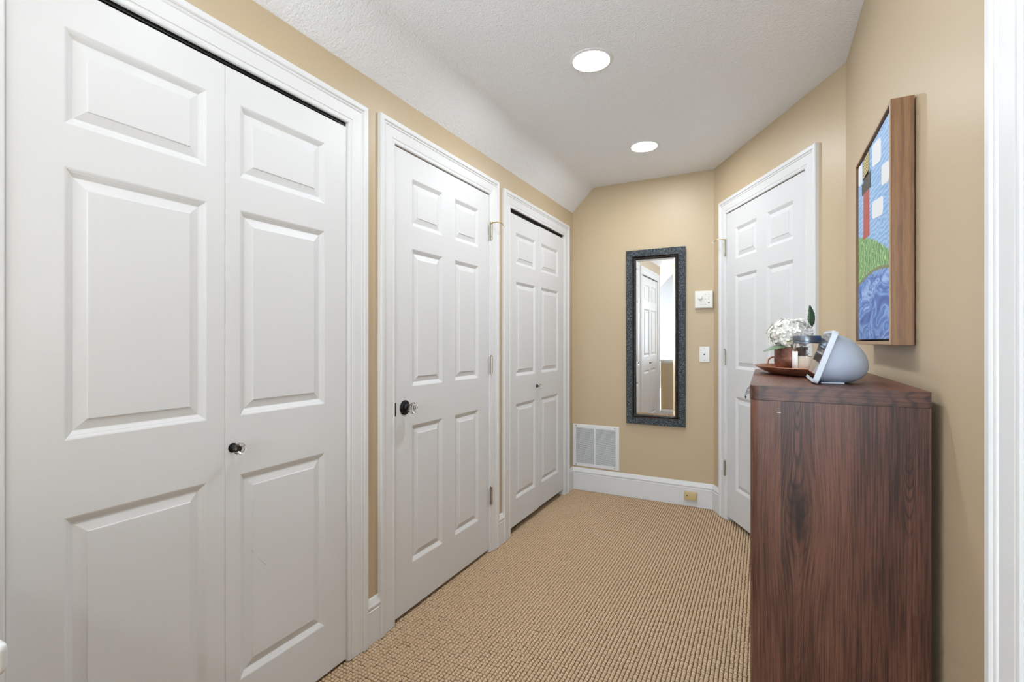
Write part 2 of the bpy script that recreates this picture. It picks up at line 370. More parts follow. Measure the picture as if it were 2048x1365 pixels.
# ------------------------------------------------------------------ baseboards
BASE = [(0, 0), (.015, 0), (.015, .128), (.0165, .131), (.013, .134), (.0125, .139), (.016, .143), (.0165, .150), (.012, .158), (.010, .168), (.006, .176), (0, .178)]
def baseboard(name, segs, label):
    """segs: list of (start, end) points on the wall line; room lies to the LEFT of start->end... depth grows that way"""
    b = MB()
    for pts in segs:
        P = [Vector(p) for p in pts]; loops = []
        for i, p in enumerate(P):
            dirs = []
            if i > 0: dirs.append((P[i] - P[i - 1]).normalized())
            if i < len(P) - 1: dirs.append((P[i + 1] - P[i]).normalized())
            ns = [Vector((-d.y, d.x)) for d in dirs]; nn = sum(ns, Vector((0, 0)))
            nn = nn / nn.dot(ns[0]) if len(ns) > 1 else nn
            loops.append([(p.x + nn.x * d, p.y + nn.y * d, z) for d, z in BASE])
        b.quadgrid(loops, True, True, True)
    return struct(name, b, 'white', label, 'baseboard', smooth=25)
CW = .094   # casing width
baseboard('baseboard_left', [[(XL, 1.500), (XL, 1.416)]], 'short white baseboard piece between the near closet door and the knobbed door')
baseboard('baseboard_left_far', [[(XL, 2.560), (XL, 2.474)]], 'short white baseboard piece between the knobbed door and the far closet door')
ds = DP + DD * .112
baseboard('baseboard_end', [[(ds.x, ds.y), (DP.x, DP.y), (XL, YE), (XL, 3.632)]], 'white baseboard along the end wall below the mirror')
dq = DP + DD * 1.146; dr = DP + DD * DLEN
baseboard('baseboard_right', [[(XR, 1.0), (dr.x, dr.y), (dq.x, dq.y)]], 'white baseboard along the right wall behind the dresser')
baseboard('baseboard_half_wall', [[(XL, .177), (-.70, .177)]], 'white baseboard along the half wall seen in the mirror')

# ------------------------------------------------------------------ doors
CAS = [(0, 0), (0, .008), (.003, .0105), (.009, .0112), (.012, .0098), (.0135, .0085), (.0175, .0085), (.0195, .0105), (.040, .0125), (.060, .0135), (.0615, .0155), (.065, .0168),
       (.0685, .0160), (.070, .0150), (.0715, .0175), (.075, .0200), (.089, .0205), (.0925, .0190), (CW, .0165), (CW, 0)]
def casing(name, loc, rz, x0, x1, zt, label, sides=(1, 1)):
    """mitred moulded casing round an opening; local frame, room at -y"""
    t = empty(name, loc, rz)
    for k, on in zip((0, 1), sides):
        if not on: continue
        f = (lambda d: x0 - d) if k == 0 else (lambda d: x1 + d)
        add('side_casing', MB().quadgrid([[(f(d), -h, 0) for d, h in CAS], [(f(d), -h, zt + d) for d, h in CAS]], True, True, True), 'white', t, smooth=20)
    add('head_casing', MB().quadgrid([[(x0 - d, -h, zt + d) for d, h in CAS], [(x1 + d, -h, zt + d) for d, h in CAS]], True, True, True), 'white', t, smooth=20)
    j = .008
    add('jamb', MB().box(x0 - .004, x0 + .003, .0, .068, 0, zt).box(x1 - .003, x1 + .004, .0, .068, 0, zt).box(x0, x1, .052, .068, zt - .002, zt + .004), 'white', t)
    return tag(t, label, 'trim', kind='structure')
PROF = [(0, 0), (.0035, .0012), (.0085, .0042), (.0095, .0044), (.0102, .0052), (.0178, .0098), (.0195, .0102), (.0215, .0098), (.0425, .0042), (.0435, .0022), (.0455, .0018)]
def leaf(parent, x0, x1, z0, z1, panels, y0=-.002, th=.034):
    """moulded door leaf, front at local y0; every panel a mesh of its own"""
    b = MB(); c = .0016
    xs = sorted({x0 + c, x1 - c, *[p[0] for p in panels], *[p[1] for p in panels]}); zs = sorted({z0 + c, z1 - c, *[p[2] for p in panels], *[p[3] for p in panels]})
    for i in range(len(xs) - 1):
        for j in range(len(zs) - 1):
            cx, cz = (xs[i] + xs[i + 1]) / 2, (zs[j] + zs[j + 1]) / 2
            if any(p[0] < cx < p[1] and p[2] < cz < p[3] for p in panels): continue
            n = len(b.v); b.v += [(xs[i], y0, zs[j]), (xs[i + 1], y0, zs[j]), (xs[i + 1], y0, zs[j + 1]), (xs[i], y0, zs[j + 1])]; b.f.append((n, n + 1, n + 2, n + 3))
    rect = lambda e, y: [(x0 + e, y, z0 + e), (x1 - e, y, z0 + e), (x1 - e, y, z1 - e), (x0 + e, y, z1 - e)]
    b.quadgrid([rect(c, y0), rect(c * .3, y0 + c * .3), rect(0, y0 + c), rect(0, y0 + th)], True, False, True)
    o = add('leaf', b, 'door', parent, fix=False)
    for p in panels:
        m = MB(); m.quadgrid([[(p[0] + d, y0 + h, p[2] + d), (p[1] - d, y0 + h, p[2] + d), (p[1] - d, y0 + h, p[3] - d), (p[0] + d, y0 + h, p[3] - d)] for d, h in PROF], True, False, True)
        add('panel', m, 'door', o, smooth=8)
    return o
def glass_knob(parent, x, z, y0, rose_r, k=1.0, rose='bronze'):
    """round rosette with a faceted crystal knob pointing into the room"""
    M = Matrix.Translation((x, y0, z)) @ rot_to((0, -1, 0)); r = rose_r
    ro = add('knob', MB().lathe([(r, 0), (r, .0025 * k), (r * .96, .0045 * k), (r * .80, .0055 * k), (r * .76, .0075 * k), (r * .55, .009 * k), (r * .42, .012 * k), (r * .34, .016 * k), (.0095 * k, .026 * k), (.0105 * k, .030 * k)], 32, M), rose, parent, smooth=40)
    add('crystal', MB().lathe([(.009 * k, .029 * k), (.013 * k, .033 * k), (.0235 * k, .041 * k), (.0265 * k, .047 * k), (.0255 * k, .053 * k), (.019 * k, .060 * k), (.011 * k, .0625 * k)], 12, M), 'crystal', ro)
    return ro
def hinge(parent, x, z0, z1, y0=-.004, stop=False):
    hh = z1 - z0; n = 5; b = MB()
    for i in range(n):
        b.lathe([(.0062, 0), (.0062, hh / n - .0012)], 16, Matrix.Translation((x, y0 - .004, z0 + i * hh / n)))
    b.lathe([(.0045, 0), (.0045, hh)], 12, Matrix.Translation((x, y0 - .004, z0)))
    h = add('hinge', b, 'nickel', parent, smooth=40)
    add('hinge_plate', MB().box(x - .0115, x - .004, y0 - .0015, y0 + .002, z0, z1).box(x + .004, x + .009, y0 - .0015, y0 + .002, z0, z1), 'nickel', h)
    add('pin_tip', MB().lathe([(.0045, 0), (.0062, .002), (.0062, .006), (.003, .009)], 14, Matrix.Translation((x, y0 - .004, z1))), 'nickel', h, smooth=40)
    return h
def door_stop(parent, x, z, s, y0=-.010):
    """hinge-pin door stop: collar with a bent arm and a bumper"""
    o = add('door_stop', MB().lathe([(.0095, -.004), (.0095, .004)], 16, Matrix.Translation((x, y0, z))).tube([(x, y0, z), (x + s * .012, y0 - .012, z + .002), (x + s * .018, y0 - .030, z + .004), (x + s * .030, y0 - .044, z + .001), (x + s * .055, y0 - .050, z - .010)], .0028, 8), 'brass', parent, smooth=40)
    add('bumper', MB().lathe([(.003, 0), (.0065, .001), (.0065, .008), (.004, .010)], 14, Matrix.Translation((x + s * .055, y0 - .050, z - .010)) @ rot_to((s * .9, -.2, -.3))), 'ivory', o, smooth=40)
def six(xa, xb, xc, xd, rows): return [(a, c, z0, z1) for a, c in ((xa, xb), (xc, xd)) for z1, z0 in rows]

LW = ((XL, 0, 0), R(90)); DW = ((DP.x, DP.y, 0), DANG)
# door 1: near bifold closet door
rows = [(1.921, 1.703), (1.605, .985), (.809, .188)]
d = empty('door_1', *LW)
leaf(d, .3975, .8590, .010, 2.018, [(.493, .807, z0, z1) for z1, z0 in rows]); leaf(d, .8600, 1.3215, .010, 2.018, [(.904, 1.220, z0, z1) for z1, z0 in rows])
glass_knob(d, .882, .893, -.002, .0140, .68, 'bronze')
add('track', MB().box(.40, 1.321, .003, .050, 2.0255, 2.0350).box(.40, 1.321, .010, .013, 2.010, 2.0255).box(1.285, 1.318, .004, .030, 2.0185, 2.0255), 'dark_track', d)
add('closet_shade_board', MB().box(.397, 1.3245, .052, .066, -.009, 2.035), 'gap_shade', d)  # added board, coloured dark to stand for shade inside the closet
for (xa, za), (xb, zb) in (((0.9419, 0.5660), (0.9479, 0.5554)), ((0.9634, 0.5322), (0.9927, 0.4976))):
    add('scuff', MB().prism([(xa, za), (xb, zb), (xb, zb + .0011), (xa, za + .0007)], -.0006, .0004, 'y'), 'greydot', d)
tag(d, 'white six-panel bifold closet door nearest the camera on the left', 'door', kind='structure')
casing('trim_1', *LW, .396, 1.325, 2.034, 'white moulded casing around the near bifold closet door')
# door 2: hinged door with a black rosette
rows = [(1.938, 1.726), (1.624, 1.006), (.832, .217)]
d = empty('door_2', *LW)
leaf(d, 1.5865, 2.3795, .016, 2.0455, six(1.703, 1.935, 2.041, 2.270, rows))
glass_knob(d, 1.6535, .918, -.002, .0325, 1.0, 'bronze')
add('latch_plate', MB().box(1.5845, 1.596, -.0035, .012, .887, .945), 'bronze', d, bevel=.001)
for z0, z1, st in ((1.790, 1.880, 1), (1.026, 1.122, 0), (.275, .373, 0)):
    hinge(d, 2.388, z0, z1, -.012)
    if st: door_stop(d, 2.388, z1 + .008, 1, -.016)
add('gap_shade_board', MB().box(1.585, 2.381, .054, .066, -.009, 2.0), 'gap_shade', d)  # near-black sheet, painted shade for the gaps round this leaf
add('stop_strip', MB().box(1.586, 2.380, .036, .050, 2.02, 2.047), 'white', d)
tag(d, 'white six-panel door with crystal knob on a black rosette', 'door', kind='structure')
casing('trim_2', *LW, 1.583, 2.383, 2.050, 'white moulded casing around the door with the black rosette')
# door 3: far bifold closet door
rows = [(1.902, 1.699), (1.590, .985), (.810, .206)]
d = empty('door_3', *LW)
leaf(d, 2.640, 3.0635, .042, 2.010, [(2.722, 3.014, z0, z1) for z1, z0 in rows]); leaf(d, 3.0655, 3.535, .046, 2.014, [(3.114, 3.429, z0, z1) for z1, z0 in rows])
glass_knob(d, 3.040, .898, -.002, .0130, .60, 'bronze')
add('track', MB().box(2.64, 3.536, .003, .050, 2.0290, 2.0385).box(2.64, 3.536, .010, .013, 2.014, 2.0275), 'dark_track', d)
add('closet_shade_board', MB().box(2.637, 3.539, .052, .066, -.009, 2.039), 'gap_shade', d)  # dark board standing in for the far closet's shade
tag(d, 'white six-panel bifold closet door beside the end wall', 'door', kind='structure')
casing('trim_3', *LW, 2.636, 3.540, 2.037, 'white moulded casing around the far bifold closet door')
# door 4: door on the angled wall
rows = [(1.950, 1.744), (1.640, 1.028), (.848, .236)]
d = empty('door_4', *DW)
leaf(d, .2095, 1.0495, .028, 2.0675, six(.324, .583, .695, .946, rows))
for z0, z1, st in ((1.790, 1.890, 1), (1.052, 1.150, 0), (.298, .396, 0)):
    hinge(d, .200, z0, z1, -.012)
    if st: door_stop(d, .200, z1 + .008, -1, -.016)
add('gap_shade_board', MB().box(.208, 1.051, .054, .066, -.009, 2.0), 'gap_shade', d)  # sheet coloured near black as shade in this door's gaps
M4 = Matrix.Translation((.985, -.002, .93)) @ rot_to((0, -1, 0))
add('knob', MB().lathe([(.030, 0), (.030, .004), (.012, .010), (.011, .03), (.025, .042), (.027, .052), (.018, .062)], 28, M4), 'bronze', d, smooth=40)
tag(d, 'white six-panel door on the angled wall behind the dresser', 'door', kind='structure')
casing('trim_4', *DW, .206, 1.053, 2.072, 'white moulded casing around the door on the angled wall')
# doorway beside the camera on the right
casing('trim_5', (XR, 0, 0), R(-90), -D5[1], -D5[0], D5[3], 'white moulded doorway casing at the right edge of the view')
bpy.data.objects['trim_5'].children[-1]
add('doorway_lining', MB().box(-D5[1] - .001, -D5[1] + .004, 0, .12, 0, D5[3]).box(-D5[0] - .004, -D5[0] + .001, 0, .12, 0, D5[3]).box(-D5[1], -D5[0], 0, .12, D5[3] - .004, D5[3] + .001), 'white', bpy.data.objects['trim_5'])

# ------------------------------------------------------------------ recessed ceiling lights
def lens_mat(name, power):
    m, nt, b = nodes_of(name); g = G(nt)
    b.inputs['Base Color'].default_value = (.9, .9, .9, 1); b.inputs['Emission Color'].default_value = (*LAMP_COLOR, 1); b.inputs['Emission Strength'].default_value = power
    return m
MAT['lens'] = lens_mat('lit_lamp_lens', LAMP_STRENGTH); MAT['lens_far'] = lens_mat('lit_far_lamp_lens', LAMP_FAR); MAT['lens_dim'] = lens_mat('dimmed_lamp_lens', LAMP_DIMMED)
for y, lab in ((2.043, 'larger looking lit recessed ceiling light nearer the camera'), (3.097, 'smaller looking lit recessed ceiling light nearer the mirror'), (.99, 'lit recessed ceiling light above the near closet door, out of view'), (-.06, 'lit recessed ceiling light above the camera, out of view'), (-1.4, 'lit recessed ceiling light over the landing behind the camera')):
    x = -.676 if y > -1 else -.2
    o = empty('recessed_light', (x, y, CZ))
    add('trim_ring', MB().lathe([(.0775, -.0015), (.080, -.0045), (.088, -.0045), (.0945, -.0020), (.0955, 0)], 48, None, False, False), 'plastic', o, smooth=40)
    add('lens', MB().lathe([(.0001, -.0022), (.0780, -.0022)], 48, None, False, False), 'lens_far' if y > 3 else 'lens' if y > 1.5 or y < -1 else 'lens_dim', o)
    tag(o, lab, 'ceiling light', 'recessed lights along the ceiling')
# ------------------------------------------------------------------ mirror on the end wall
def frame_mat():
    m, nt, b = nodes_of('embossed_pewter_frame'); g = G(nt); co = g.obj(); p = g.scale(co, (1, 1, .72))
    d = g.vor(g.scale(p, (1, .2, 1)), 175, 'SMOOTH_F1', .5); sw = g.wave(p, 80, 12., 2., 4., 'Z')
    h = g.m('ADD', g.m('MULTIPLY', d, 1.1), g.m('MULTIPLY', sw, .45))
    col = g.ramp(h, [(.38, (.010, .011, .013)), (.62, (.030, .037, .045)), (.84, (.12, .155, .18)), (1., (.34, .40, .43))])
    g.put(b.inputs['Base Color'], col); b.inputs['Metallic'].default_value = .35; b.inputs['Roughness'].default_value = .42
    g.put(b.inputs['Normal'], g.bump(h, .8, .004)); return m
def rust_mat():
    m, nt, b = nodes_of('dark_rubbed_inner_frame'); g = G(nt); co = g.obj()
    f = g.noise(co, 55, 4., .7)
    g.put(b.inputs['Base Color'], g.ramp(f, [(.5, (.014, .012, .011)), (.62, (.05, .028, .018)), (.72, (.26, .12, .055)), (.8, (.5, .4, .3))]))
    b.inputs['Roughness'].default_value = .35; b.inputs['Metallic'].default_value = .3; return m
MAT['pewter'] = frame_mat(); MAT['rust'] = rust_mat()
def rect_loops(x0, x1, z0, z1, prof):  # prof (inset, out); room at -y
    return [[(x0 + d, -h, z0 + d), (x1 - d, -h, z0 + d), (x1 - d, -h, z1 - d), (x0 + d, -h, z1 - d)] for d, h in prof]
mw, mh = .434, 1.331
o = empty('wall_mirror', (-.7315, YE - .004, 1.240))
o.rotation_euler = (R(.25), 0, R(-.35))
a = (-mw / 2, mw / 2, -mh / 2, mh / 2)
add('frame_band', MB().quadgrid(rect_loops(*a, [(0, 0), (0, .026), (.004, .029), (.007, .0285), (.020, .0295), (.040, .0275), (.047, .026), (.048, .008)])), 'pewter', o, smooth=25)
add('frame_lip', MB().quadgrid(rect_loops(*a, [(.0475, .004), (.0475, .0255), (.050, .0265), (.053, .024), (.057, .018), (.062, .0215), (.066, .0205), (.071, .0155), (.073, .010), (.0735, .004)])), 'rust', o, smooth=25)
add('mirror_glass', MB().quadgrid(rect_loops(*a, [(.068, .0085), (.0735, .0090), (.0870, .0115)]), True, False, True), 'mirror', o)
add('backing', MB().box(-mw / 2 + .01, mw / 2 - .01, -.006, 0, -mh / 2 + .01, mh / 2 - .01), 'black', o)
tag(o, 'tall narrow mirror in a dark embossed frame on the end wall', 'mirror')

# ------------------------------------------------------------------ thermostat, cable plate, return grille, phone jack
o = empty('thermostat', (-.388, YE, 1.509))
add('cover', MB().quadgrid(rect_loops(-.0615, .0615, -.0625, .0625, [(0, 0), (0, .022), (.002, .025), (.006, .027), (.010, .0275)]), True, True, True), 'ivory', o, smooth=30)
add('dial', MB().lathe([(.0165, 0), (.0165, .004), (.0145, .007), (.0140, .014), (.0125, .0155)], 32, Matrix.Translation((-.024, -.0273, .015)) @ rot_to((0, -1, 0))), 'plastic', o, smooth=40)
for k, (x, z) in enumerate(((.034, .036), (.034, .019), (.034, .002), (.014, .036), (.014, .002), (-.002, -.031))):
    add('indicator', MB().lathe([(.0022, 0), (.0018, .0008)], 12, Matrix.Translation((x, -.0273, z)) @ rot_to((0, -1, 0))), 'greydot', o)
add('button', MB().lathe([(.0058, 0), (.0058, .0015), (.0045, .002)], 20, Matrix.Translation((.034, -.0273, -.023)) @ rot_to((0, -1, 0))), 'greydot', o, smooth=40)
add('scale_marks', MB().box(-.022, -.010, -.0278, -.027, -.0355, -.034).box(.006, .020, -.0278, -.027, -.0355, -.034), 'greydot', o)
tag(o, 'square off-white wall thermostat with a round dial beside the mirror', 'thermostat')
o = empty('cable_plate', (-.386, YE, 1.113))
add('plate', MB().quadgrid(rect_loops(-.0345, .0345, -.056, .056, [(0, 0), (0, .0035), (.0015, .0055), (.004, .006)]), True, True, True), 'plastic', o, smooth=30)
add('cable_hole', MB().lathe([(.0052, 0), (.0052, .0012), (.003, .0014)], 20, Matrix.Translation((0, -.006, 0)) @ rot_to((0, -1, 0))), 'black', o)
for z in (.043, -.043): add('screw', MB().lathe([(.0026, 0), (.0022, .0008)], 14, Matrix.Translation((0, -.006, z)) @ rot_to((0, -1, 0))), 'steel', o)
tag(o, 'white rectangular wall plate with one black hole below the thermostat', 'wall plate')
gx0, gx1, gz0, gz1 = -1.396, -1.010, .190, .532
o = empty('return_air_grille', (0, YE, 0))
fr = [(0, 0), (0, .004), (.003, .007), (.026, .0085), (.0285, .007), (.0290, .001)]
add('frame', MB().quadgrid(rect_loops(gx0, gx1, gz0, gz1, fr)), 'grille', o, smooth=30)
add('backing', MB().box(gx0 + .01, gx1 - .01, -.0012, -.0002, gz0 + .01, gz1 - .01), 'duct', o)
mx = -1.207
add('mullion', MB().box(mx - .0055, mx + .0055, -.0085, -.001, gz0 + .028, gz1 - .028), 'grille', o, bevel=.001)
ns = 34; zz0, zz1 = gz0 + .029, gz1 - .029; pt = (zz1 - zz0) / ns
for xa, xb in ((gx0 + .0285, mx - .0050), (mx + .0050, gx1 - .0285)):
    me = MB().quadgrid([[(x, -.0022, .0038), (x, -.0016, .0044), (x, -.0076, .0012), (x, -.0080, -.0004), (x, -.0070, -.0004), (x, -.0066, .0008)] for x in (xa, xb)], True, True, True).mesh('slat')
    for k in range(ns):
        s_ = add('slat', me, 'grille', o); s_.location = (0, 0, zz0 + (k + .4) * pt)
for x in (gx0 + .030, gx1 - .036):
    for z in (gz0 + .014, gz1 - .014): add('screw', MB().lathe([(.0042, 0), (.003, .0012)], 14, Matrix.Translation((x, -.0080, z)) @ rot_to((0, -1, 0))), 'steel', o)
tag(o, 'white louvred return air grille low on the end wall', 'air grille')
o = empty('phone_jack_box', (-.478, YE - .0152, .080))
add('cover', MB().quadgrid(rect_loops(-.043, .043, -.029, .029, [(0, 0), (0, .024), (.0015, .027), (.004, .028)]), True, True, True), 'beige', o, smooth=30)
add('screw_hole', MB().lathe([(.0042, 0), (.003, .0006)], 16, Matrix.Translation((-.022, -.028, .003)) @ rot_to((0, -1, 0))), 'black', o)
tag(o, 'small beige jack box fixed to the end baseboard', 'jack box')

# ------------------------------------------------------------------ painting on the right wall (viewed from the hall: local x runs left to right)
pw, ph, pdp = .508, .598, .049
o = empty('framed_painting', (XR, 1.970, 1.200), R(-90))
def bar(x0, x1, z0, z1): return MB().box(x0, x1, -pdp, -.003, z0, z1)
for nm, args in (('frame_bar', (0, .010, 0, ph)), ('frame_bar', (pw - .010, pw, 0, ph)), ('frame_bar', (.010, pw - .010, 0, .010)), ('frame_bar', (.010, pw - .010, ph - .010, ph))):
    fb = add(nm, bar(*args), 'frame_wood', o, bevel=.0012)
    x0, x1, z0, z1 = args; add('face_edge', MB().box(x0 + .001, x1 - .001, -pdp - .0012, -pdp + .001, z0 + .001, z1 - .001), 'frame_face', fb)
add('back_board', MB().box(.008, pw - .008, -.010, -.003, .008, ph - .008), 'black', o)
def canvas_mat():
    m, nt, b = nodes_of('painted_lighthouse_canvas'); g = G(nt); co = g.obj(); x, y, z = g.sep(co); p = g.comb(x, 0., z)
    sky = g.ramp(g.wave(g.comb(g.m('MULTIPLY', x, .40), 0., z), 24, 7., 2., 2.0, 'Z'), [(0, (.20, .39, .69)), (.5, (.27, .48, .76)), (1., (.39, .59, .84))])
    gw = g.wave(g.comb(g.m('MULTIPLY', x, .42), 0., g.m('MULTIPLY', z, .75)), 26, 9., 1., 2.0, 'X')
    grass = g.ramp(gw, [(0, (.10, .28, .09)), (.62, (.17, .38, .13)), (.72, (.48, .66, .26)), (.88, (.52, .70, .30)), (1., (.14, .34, .12))])
    wf = g.noise(g.comb(g.m('MULTIPLY', x, .42), 0., z), 17, 1.2, .5, 1.5)
    water = g.ramp(wf, [(.25, (.04, .09, .34)), (.38, (.08, .18, .52)), (.45, (.26, .44, .78)), (.49, (.05, .12, .42)), (.55, (.14, .30, .68)), (.62, (.42, .58, .86)), (.70, (.09, .19, .54))])
    n = g.noise(p, 28, 2.)
    top = g.m('SUBTRACT', .352, g.m('MULTIPLY', g.m('POWER', x, 1.4), .33))
    t2 = g.m('ADD', top, g.m('MULTIPLY', g.m('SUBTRACT', g.noise(g.comb(x, 0., 0.), 90, 2.), .5), .035))
    low = g.m('ADD', .188, g.m('MULTIPLY', g.m('SINE', g.m('MULTIPLY', x, 6.2)), .020))
    isg = g.m('LESS_THAN', z, t2); isw = g.m('LESS_THAN', z, g.m('ADD', low, g.m('MULTIPLY', g.m('SUBTRACT', n, .5), .014)))
    isb = g.m('LESS_THAN', z, g.m('ADD', low, .009))
    col = g.mix(isg, sky, grass); col = g.mix(isb, col, (.20, .22, .10)); col = g.mix(isw, col, water)
    g.put(b.inputs['Base Color'], col); b.inputs['Roughness'].default_value = .5
    g.put(b.inputs['Normal'], g.bump(g.noise(p, 160, 2.), .2, .001)); return m
MAT['canvas'] = canvas_mat()
MAT['paint_white'] = plain('white_paint_patch', (.80, .82, .83), .5, bump=(160, .2, .001)); MAT['paint_red'] = plain('red_paint_patch', (.44, .075, .055), .5, bump=(160, .2, .001), var=(40, .2))
MAT['paint_black'] = plain('black_paint_patch', (.03, .03, .028), .5, bump=(160, .2, .001)); MAT['paint_yellow'] = plain('yellow_paint_stripe', (.72, .60, .22), .5, bump=(160, .2, .001))
cv = add('canvas', MB().box(.015, pw - .015, -.043, -.012, .015, ph - .015), 'canvas', o)
def patch(name, pts, mat, lift=.0436):
    add(name, MB().prism(pts, -lift, -.0428, 'y'), mat, cv)
def blob(x0, x1, zl, zr, h, r=.014):  # slanted rounded square
    out = []
    for cx, cz, a0 in ((x1 - r, 1, 0), (x0 + r, 1, 90), (x0 + r, 0, 180), (x1 - r, 0, 270)):
        for k in range(5):
            a = R(a0 + 22.5 * k); px_ = cx + r * math.cos(a); base = zl + (zr - zl) * (px_ - x0) / (x1 - x0)
            out.append((px_, base + (h - r if cz else r) + r * math.sin(a)))
    return out
patch('cloud_square', blob(.018, .085, .520, .512, .066), 'paint_white'); patch('cloud_square', blob(.250, .365, .512, .496, .064), 'paint_white')
patch('cloud_square', blob(.372, .462, .424, .412, .054), 'paint_white'); patch('cloud_square', blob(.250, .390, .362, .345, .050), 'paint_white')
patch('tower', [(.104, .330), (.204, .326), (.200, .475), (.108, .478)], 'paint_red')
patch('gallery', [(.082, .474), (.226, .464), (.226, .516), (.196, .508), (.190, .520), (.116, .520), (.108, .506), (.082, .510)], 'paint_black', .0438)
patch('lantern_room', [(.100, .518), (.202, .512), (.202, .582), (.100, .582)], 'paint_black', .0438)
for k in range(6): patch('lantern_stripe', [(.106, .522 + k * .0092), (.196, .526 + k * .0092), (.196, .5312 + k * .0092), (.106, .5272 + k * .0092)], 'paint_yellow', .0443)
tag(o, 'wood framed painting of a red lighthouse over grass and blue water', 'painting')

# ------------------------------------------------------------------ dresser against the right wall
def rounded(x0, x1, y0, y1, r, n=8):
    """footprint with rounded corners on the hall (-x) side"""
    p = [(x1, y0), (x1, y1)]
    p += [(x0 + r - r * math.sin(R(90) * k / n), y1 - r + r * math.cos(R(90) * k / n)) for k in range(n + 1)]
    p += [(x0 + r - r * math.cos(R(90) * k / n), y0 + r - r * math.sin(R(90) * k / n)) for k in range(n + 1)]
    return p
X0, X1, Y0, Y1, ZT = -.031, .300, 1.260, 2.005, 1.106
o = empty('dresser', (0, 0, 0))
sp = MB().prism([(X1, Y0 + .001), (X1, Y0 + .02), (X0 + .001, Y0 + .02)] + [(X0 + .02 - .019 * math.cos(R(90) * k / 8), Y0 + .020 - .019 * math.sin(R(90) * k / 8)) for k in range(9)], .012, ZT - .0338)
add('side_panel', sp, 'walnut_side', o, smooth=30)
add('side_panel', MB().box(X0 + .001, X1, Y1 - .02, Y1 - .001, .012, ZT - .0338), 'walnut_side', o)
tp = MB().prism(rounded(X0, X1, Y0, Y1, .020), ZT - .033, ZT)
top = add('top', tp, 'walnut_edge', o, smooth=30); top.data.materials.append(MAT['walnut_top'])
for f in top.data.polygons:
    if f.normal.z > .9: f.material_index = 1
add('back_panel', MB().box(X1 - .008, X1, Y0 + .02, Y1 - .02, .03, ZT - .034), 'walnut_side', o)
add('carcass', MB().box(X0 + .020, X1 - .009, Y0 + .0205, Y1 - .0205, .05, ZT - .0345), 'walnut_side', o)
add('plinth', MB().box(X0 + .03, X1 - .01, Y0 + .025, Y1 - .025, .001, .05), 'walnut_edge', o)
zr = [(ZT - .036, ZT - .175)] + [(ZT - .179 - k * .219, ZT - .394 - k * .219) for k in range(4)]
for k, (za, zb) in enumerate(zr):
    dr_ = add('drawer', MB().box(X0 + .002, X0 + .019, Y0 + .022, Y1 - .022, zb, za), 'walnut_side', o, bevel=.0015)
    if k == 0:
        for yy, zz in ((1.585, ZT - .060), (1.745, ZT - .060)):
            pts = [(X0 + .003 - .024 * math.sin(PI * i / 12) ** .8, yy, zz + .004 + .012 * math.cos(PI * i / 12)) for i in range(13)]
            hb = MB()
            hb.quadgrid([[(p[0], yy - .035, p[2]), (p[0], yy + .035, p[2]), (p[0] + .0018, yy + .035, p[2] - .0028), (p[0] + .0018, yy - .035, p[2] - .0028)] for p in pts[:9]], True, True, True)
            add('drawer_pull', hb, 'steel', dr_, smooth=30)
add('chip', MB().box(.0255, .033, Y0 + .0006, Y0 + .0012, 1.0455, 1.0468), 'paint_white', o)
tag(o, 'dark walnut dresser with rounded corner against the right wall', 'dresser')

# ------------------------------------------------------------------ things on the dresser
def copper(name, c0, c1, c2, rough):
    m, nt, b = nodes_of(name); g = G(nt); co = g.obj()
    g.put(b.inputs['Base Color'], g.ramp(g.noise(co, 38, 5., .65), [(.35, c0), (.52, c1), (.7, c2)]))
    b.inputs['Metallic'].default_value = .75; b.inputs['Roughness'].default_value = rough
    g.put(b.inputs['Normal'], g.bump(g.noise(co, 90, 2.), .15, .001)); return m
MAT['tray_copper'] = copper('hammered_copper_tray', (.30, .13, .07), (.46, .21, .12), (.55, .28, .17), .38)
MAT['pot_copper'] = copper('aged_copper_pot', (.090, .038, .026), (.17, .072, .048), (.27, .15, .115), .46)
tz = ZT + .0015; tcx, tcy, trot = .099, 1.735, R(20)
o = empty('serving_tray', (0, 0, 0)); n = 48
L_ = lambda a, bb, z: oval(tcx, tcy, a, bb, n, tz + z, trot)
add('dish', MB().quadgrid([L_(.070, .122, 0), L_(.074, .127, .0005), L_(.090, .148, .006), L_(.108, .168, .0155), L_(.118, .178, .0215), L_(.121, .181, .0235), L_(.120, .180, .0250), L_(.116, .176, .0240), L_(.106, .166, .0180), L_(.089, .147, .0085), L_(.074, .126, .0035)], True, True, True), 'tray_copper', o, smooth=50)
for s in (1, -1):
    e = Vector((-math.sin(trot), math.cos(trot), 0)) * s; q = Vector((e.y, -e.x, 0)); base = Vector((tcx, tcy, tz + .0235)) + e * .177
    hw, out, lift = (.030, .018, .024) if s > 0 else (.016, .012, -.012)
    pts = [base + q * (hw * math.cos(PI * k / 12)) + e * (out * math.sin(PI * k / 12)) + Vector((0, 0, lift * math.sin(PI * k / 12))) for k in range(13)]
    add('handle', MB().tube(pts, .0030, 8), 'tray_copper', o, smooth=50)
tag(o, 'oval copper tray with loop handles on the dresser', 'tray')
tb = tz + .0036
pc = Vector((.076, 1.803, tb)); o = empty('potted_hydrangea', pc)
add('pot', MB().lathe([(.026, 0), (.036, .004), (.0445, .016), (.0485, .032), (.0490, .046), (.0478, .049), (.0480, .078), (.0465, .0785), (.0455, .074), (.044, .050), (.040, .050)], 40), 'pot_copper', o, smooth=50)
MAT['soil'] = plain('dark_moss', (.05, .045, .02), .9, bump=(120, .6, .004))
add('filling', MB().lathe([(.0001, .060), (.0452, .060)], 24, None, False, False), 'soil', o)
